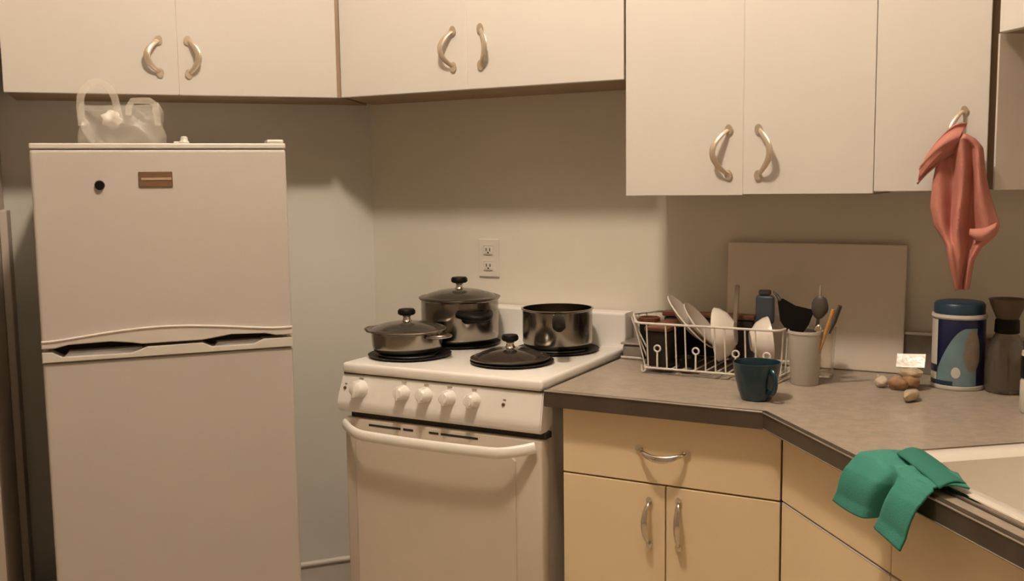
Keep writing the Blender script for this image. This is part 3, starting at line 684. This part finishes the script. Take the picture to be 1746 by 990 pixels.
obj('head', tube(new(), [(0.011, 0.004, 0.125), (0.013, 0.004, 0.155), (0.013, 0.004, 0.198)], [0.004, 0.008, 0.009], 10, flat=0.6), GREYU, t, smooth=True)
t = thing('serving_spoon', 'steel spoon low in the utensil cup', 'spoon', (CXU + 0.016, CYU - 0.016, 0.925), rot=(0, R(8), 0))
obj('spoon_handle', tube(new(), [(0, 0, 0), (0, 0, 0.11)], 0.0028, 8), CHROME, t, smooth=True)
g = new(); blob(g, (0, 0, 0.125), 0.010, 0.004, 0.015, 0.0, 3, 2); obj('spoon_bowl', g, CHROME, t, smooth=True)
t = thing('scrubber', 'blue-grey scrubber standing in the back of the dish rack', 'brush', (-0.668, 2.645, 0.93))
obj('grip', tube(new(), [(0, 0, 0), (0, 0, 0.11)], 0.007, 10), BLUEG, t, smooth=True)
g = box(new(), -0.024, 0.026, -0.010, 0.010, 0.105, 0.182, bev=0.009, seg=3); obj('head', g, BLUEG, t, smooth=True)
g = box(new(), -0.016, 0.016, -0.008, 0.008, 0.1825, 0.196, bev=0.004); obj('end_cap', g, GREYU, t, smooth=True)
t = obj('chopstick', box(new(), -0.006, 0.006, -0.003, 0.003, 0, 0.205, bev=0.002), BEIGE, loc=(-0.752, 2.64, 0.932), rot=(0, R(3), 0))
tag(t, 'flat beige stick standing behind the middle bowl in the rack', 'utensil')
t = obj('drinking_glass', lathe(new(), [(0, 0), (0.028, 0), (0.034, 0.128), (0.032, 0.128), (0.0265, 0.005), (0, 0.005)], 32), mat('clear_glass', (0.95, 0.92, 0.87), 0.03, trans=1.0, noise=0.01), smooth=True, loc=(-0.512, 2.62, 0.9105))
tag(t, 'clear drinking glass behind the utensil cup by the tan board', 'glass')

# ------------------------------------------------------------------ teal mug
t = thing('mug', 'dark teal ceramic mug at the front edge of the worktop', 'mug', (-0.592, 2.278, 0.9102), R(-38))
obj('body', lathe(new(), [(0, 0), (0.033, 0), (0.036, 0.004), (0.042, 0.022), (0.049, 0.050), (0.0525, 0.068), (0.055, 0.088), (0.0525, 0.088), (0.0495, 0.068), (0.045, 0.045), (0.037, 0.014), (0, 0.008)], 48), TEAL, t, smooth=True)
g = new(); pts = []
for i in range(13):
    a = R(105) - R(215) * i / 12; pts.append((0.050 + 0.019 * cos(a), 0, 0.048 + 0.027 * sin(a)))
tube(g, pts, 0.0062, 10, flat=0.8, flatdir=(0, 1, 0)); obj('handle', g, TEAL, t, smooth=True)

# ------------------------------------------------------------------ blue canister
CC = (-0.190, 2.622, 0.9105)
t = thing('canister', 'tall round navy canister with blue lid below the pink cloth', 'canister', CC)
rC = 0.0605
obj('body', lathe(new(), [(0, 0.001), (rC - 0.004, 0.001), (rC - 0.001, 0.006), (rC - 0.001, 0.168), (rC - 0.004, 0.172), (0, 0.172)], 60), NAVY, t, smooth=True)
obj('base_ring', lathe(new(), [(0, 0), (rC, 0), (rC + 0.002, 0.003), (rC + 0.001, 0.010), (rC - 0.002, 0.011), (0, 0.011)], 60), WHITEP, t, smooth=True)
obj('neck_ring', lathe(new(), [(0, 0.170), (rC, 0.170), (rC + 0.0025, 0.174), (rC + 0.001, 0.181), (0, 0.181)], 60), WHITEP, t, smooth=True)
obj('lid', lathe(new(), [(0, 0.1812), (rC - 0.003, 0.1812), (rC - 0.003, 0.203), (rC - 0.008, 0.209), (rC - 0.02, 0.211), (0, 0.211)], 60), LIDB, t, smooth=True)
def wrap(fn_lo, fn_hi, a0, a1, off, n=28):
    "label patch on the cylinder between two height curves"
    bm = new(); rr = rC - 0.001 + off; lo = []; hi = []; m = 5
    V = []
    for i in range(n + 1):
        u = i / n; a = a0 + (a1 - a0) * u; z0 = fn_lo(u); z1 = max(fn_hi(u), z0 + 0.0005)
        V.append([bm.verts.new((rr * cos(a), rr * sin(a), z0 + (z1 - z0) * j / m)) for j in range(m + 1)])
    for i in range(n):
        for j in range(m): bm.faces.new((V[i][j], V[i + 1][j], V[i + 1][j + 1], V[i][j + 1]))
    return bm
ac = math.atan2(-2.622, 0.190)     # direction towards the room
AL = ac - R(80); AR = ac + R(95)   # left edge of the visible side ... right edge
obj('label_stripe', wrap(lambda u: 0.012, lambda u: 0.168, ac - R(84), ac - R(50), 0.0006, 8), WHITEP, t, smooth=True, label='white stripe down the left of the label')
obj('label_shape', wrap(lambda u: 0.012, lambda u: 0.05 + 0.10 * sin(min(1, u * 1.35) * PI / 2), ac - R(48), ac + R(42), 0.0006), PALEB, t, smooth=True, label='pale blue rounded print on the label')
obj('label_figure', wrap(lambda u: 0.085 - 0.040 * max(0, sin(u * PI)) ** 0.5, lambda u: 0.086 + 0.062 * max(0, sin(u * PI)) ** 0.5, ac + R(12), ac + R(50), 0.0012, 24), TANP, t, smooth=True, label='tan figure printed on the label')
obj('label_spot', wrap(lambda u: 0.042 - 0.012 * max(0, sin(u * PI)) ** 0.5, lambda u: 0.043 + 0.014 * max(0, sin(u * PI)) ** 0.5, ac - R(14), ac + R(6), 0.0012, 24), WHITEP, t, smooth=True)
obj('label_band', wrap(lambda u: 0.040, lambda u: 0.058, ac - R(84), ac - R(50), 0.0012, 8), NAVY, t, smooth=True)
obj('label_band', wrap(lambda u: 0.012, lambda u: 0.022, ac - R(80), ac - R(10), 0.0012, 14), LIDB, t, smooth=True)

# ------------------------------------------------------------------ glass carafe
t = thing('glass_carafe', 'clear glass coffee carafe with black collar and brown funnel top right of the canister', 'carafe', (-0.085, 2.600, 0.9105))
obj('body', lathe(new(), [(0, 0.002), (0.040, 0.002), (0.045, 0.008), (0.046, 0.06), (0.041, 0.105), (0.028, 0.135), (0.0235, 0.142), (0.0235, 0.175), (0.0215, 0.175), (0.0215, 0.142), (0.026, 0.133), (0.039, 0.103), (0.0435, 0.06), (0.042, 0.012), (0, 0.006)], 48), GLASS, t, smooth=True)
obj('collar', lathe(new(), [(0.0242, 0.141), (0.0275, 0.143), (0.0265, 0.172), (0.0242, 0.174), (0.0242, 0.141)], 40), BLACK, t, smooth=True)
obj('funnel', lathe(new(), [(0.0242, 0.176), (0.026, 0.180), (0.037, 0.206), (0.042, 0.222), (0.0395, 0.222), (0.034, 0.205), (0.022, 0.178), (0.0242, 0.176)], 48), FUNN, t, smooth=True)
# ------------------------------------------------------------------ bottle at right edge
t = thing('pump_bottle', 'white bottle with black cap at the far right edge of the worktop', 'bottle', (-0.018, 2.392, 0.9105))
obj('body', lathe(new(), [(0, 0), (0.028, 0), (0.031, 0.004), (0.031, 0.068), (0.027, 0.076), (0, 0.076)], 36), WHITEP, t, smooth=True)
obj('cap', lathe(new(), [(0, 0.0765), (0.030, 0.0765), (0.031, 0.080), (0.0305, 0.122), (0.0, 0.124)], 36), BLACK, t, smooth=True)
obj('cap_top', lathe(new(), [(0, 0.1245), (0.030, 0.1245), (0.029, 0.134), (0, 0.137)], 36), WHITEP, t, smooth=True)

# ------------------------------------------------------------------ ginger, garlic, packet
t = thing('garlic_bulb', 'small pale garlic bulb left of the ginger root', 'garlic', (-0.352, 2.535, 0.9105))
g = new(); blob(g, (0, 0, 0.0135), 0.017, 0.016, 0.0135, 0.10, 4); obj('bulb', g, GARL, t, smooth=True)
g = new(); tube(g, [(-0.006, 0, 0.022), (-0.010, -0.002, 0.031)], [0.005, 0.002], 8); obj('stem', g, GARL, t, smooth=True)
t = thing('ginger_root', 'knobbly brown ginger root lying beside the garlic', 'ginger', (-0.300, 2.515, 0.9105))
g = new(); blob(g, (-0.012, 0.0, 0.0175), 0.028, 0.015, 0.0145, 0.16, 6, rot=R(-6)); blob(g, (0.014, 0.016, 0.022), 0.020, 0.017, 0.018, 0.15, 8); obj('root', g, ROOT, t, smooth=True)
g = new(); blob(g, (0.012, 0.022, 0.040), 0.028, 0.018, 0.0125, 0.12, 11, rot=R(-10)); obj('root_knob', g, ROOTP, t, smooth=True)
t = obj('ginger_piece', blob(new(), (0, 0, 0.0135), 0.0145, 0.034, 0.013, 0.14, 13, rot=R(-12)), ROOTP, smooth=True, loc=(-0.270, 2.405, 0.9105))
tag(t, 'separate pale ginger piece lying nearest the worktop edge', 'ginger')
t = obj('foil_packet', box(new(), -0.034, 0.034, -0.002, 0.002, 0.0, 0.036, bev=0.001), FOIL, loc=(-0.290, 2.552, 0.960), rot=(R(-28), R(-4), R(-8)))
tag(t, 'small shiny white packet propped on top of the ginger root', 'packet')

# ------------------------------------------------------------------ pink cloth on the corner cabinet handle
rows = [(1.512, -0.199, -0.176), (1.500, -0.212, -0.160), (1.480, -0.226, -0.144), (1.44, -0.232, -0.136), (1.39, -0.238, -0.124), (1.35, -0.243, -0.114),
        (1.31, -0.236, -0.105), (1.290, -0.222, -0.112), (1.265, -0.204, -0.134), (1.235, -0.197, -0.148), (1.20, -0.193, -0.155), (1.168, -0.187, -0.163)]
def rowat(v):
    f = v * (len(rows) - 1); i = min(int(f), len(rows) - 2); q = f - i
    return [rows[i][k] * (1 - q) + rows[i + 1][k] * q for k in range(3)]
def pinkf(u, v):
    z, xl, xr = rowat(v); x = xl + (xr - xl) * u; w_ = xr - xl
    c = -0.182 - 0.002 * v
    d = (x - c)
    ridge = math.exp(-(d / 0.013) ** 2) * 0.036 * min(1, w_ / 0.05)
    r2 = math.exp(-((u - 0.86) / 0.13) ** 2) * 0.030 * min(1, w_ / 0.06)
    r3 = math.exp(-((u - 0.10) / 0.12) ** 2) * 0.026 * min(1, w_ / 0.06)
    wr = 0.004 * sin(20 * u + 9 * v) * min(1, w_ / 0.05)
    hem = 0.0
    return Vector((x + 0.003 * sin(14 * v + 6 * u), 2.440 - ridge - r2 - r3 - wr - 0.004 * sin(PI * v), z + 0.012 * sin(3 * u * PI) * (1 if 0 < v < 1 else 0) * v * (1 - v)))
t = thing('pink_cloth', 'pink cloth hanging bunched from the corner cabinet handle', 'cloth', (0, 0, 0))
obj('drape', grid(new(), 60, 60, pinkf), PINK, t, smooth=True, solid=0.004)
def flap(u, v):     # flap thrown out to the left
    cx_ = -0.186 - 0.080 * v; cz_ = 1.504 - 0.016 * v - 0.048 * v * v
    w_ = 0.012 + 0.027 * sin(PI * min(0.9, 0.25 + v * 0.65))
    q = (u - 0.5) * 2
    return Vector((cx_ + q * w_ * 0.35 , 2.424 - 0.022 * sin(PI * (0.15 + 0.8 * v)) - 0.012 * cos(2.4 * q * PI / 2), cz_ + q * w_ * (1 - 0.1 * v) - (0.018 * v if q < -0.2 else 0)))
obj('flap', grid(new(), 24, 24, flap), PINK, t, smooth=True, solid=0.004)
def hemf(u, v):
    x = -0.160 + 0.053 * u; k = (0.25 + 0.75 * sin(PI * (0.1 + 0.85 * u)))
    z = 1.297 + 0.016 * u * u - 0.008 * sin(PI * u) + 0.026 * k * (v - 0.5)
    return Vector((x, 2.410 - 0.004 * u - 0.012 * k * sin(PI * v) ** 0.7, z))
obj('folded_hem', grid(new(), 14, 8, hemf), PINKH, t, smooth=True, solid=0.004)

# ------------------------------------------------------------------ green cloth over the counter edge
TP = 0.125
def greenf(u, v):
    # v: 0 on the sink side, edge at ve, then hangs
    ve = 0.50
    fold = math.exp(-((u - 0.55) / 0.065) ** 2)
    if v < ve:
        q = v / ve
        g_ = (0.095 - 0.05 * u) * (1 - q) - 0.012 * q
        s = 0.395 + (0.035 * (1 - q)) + (0.225 - 0.02 * (1 - q)) * u
        z = 0.9225 + 0.006 * sin(PI * q) + 0.010 * math.exp(-((u - 0.5 - 0.25 * (1 - q)) / 0.10) ** 2) + 0.004 * sin(9 * u)
        return Vector((s, g_, z))
    q = (v - ve) / (1 - ve)
    s_l = 0.402 - 0.030 * q; s_r = 0.625 - 0.025 * q
    s = s_l + (s_r - s_l) * u
    L = 0.088 + 0.010 * (1 if u > 0.56 else 0) * (u - 0.5) * 2 - 0.006 * fold + 0.003 * sin(7 * u)
    out = 0.0125 + 0.020 * q * (1 - fold) + 0.012 * min(1, q * 5) * (1 - fold) + 0.006 * sin(PI * min(1, q * 1.3)) * (1 - fold)
    if u > 0.56: out += 0.008 * q
    z = 0.9225 - L * q - 0.000 + 0.006 * cos(min(1, q * 6) * PI / 2) - 0.006
    return Vector((s, -out, z))
t = thing('green_cloth', 'green cloth draped over the worktop edge at the sink corner', 'cloth', (P0.x, P0.y, 0), AS)
obj('cloth', grid(new(), 70, 60, greenf), GREEN, t, smooth=True, solid=0.003)
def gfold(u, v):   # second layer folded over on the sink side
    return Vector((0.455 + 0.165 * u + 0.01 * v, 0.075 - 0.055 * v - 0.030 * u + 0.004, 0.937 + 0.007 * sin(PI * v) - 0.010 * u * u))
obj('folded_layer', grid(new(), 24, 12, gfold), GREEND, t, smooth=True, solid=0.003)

# ------------------------------------------------------------------ ceiling lamp
t = thing('ceiling_lamp', 'round warm ceiling lamp above the middle of the kitchen', 'lamp', LAMP_POS)
obj('globe', lathe(new(), [(0, -0.085), (0.05, -0.07), (0.078, -0.035), (0.085, 0), (0.078, 0.035), (0.05, 0.07), (0, 0.085)], 24), BULB, t, smooth=True)
obj('stem', lathe(new(), [(0, 0.086), (0.012, 0.086), (0.012, HC - LAMP_POS[2] - 0.02), (0.05, HC - LAMP_POS[2] - 0.018), (0.05, HC - LAMP_POS[2] - 0.001), (0, HC - LAMP_POS[2] - 0.001)], 20), CHROME, t, smooth=True)
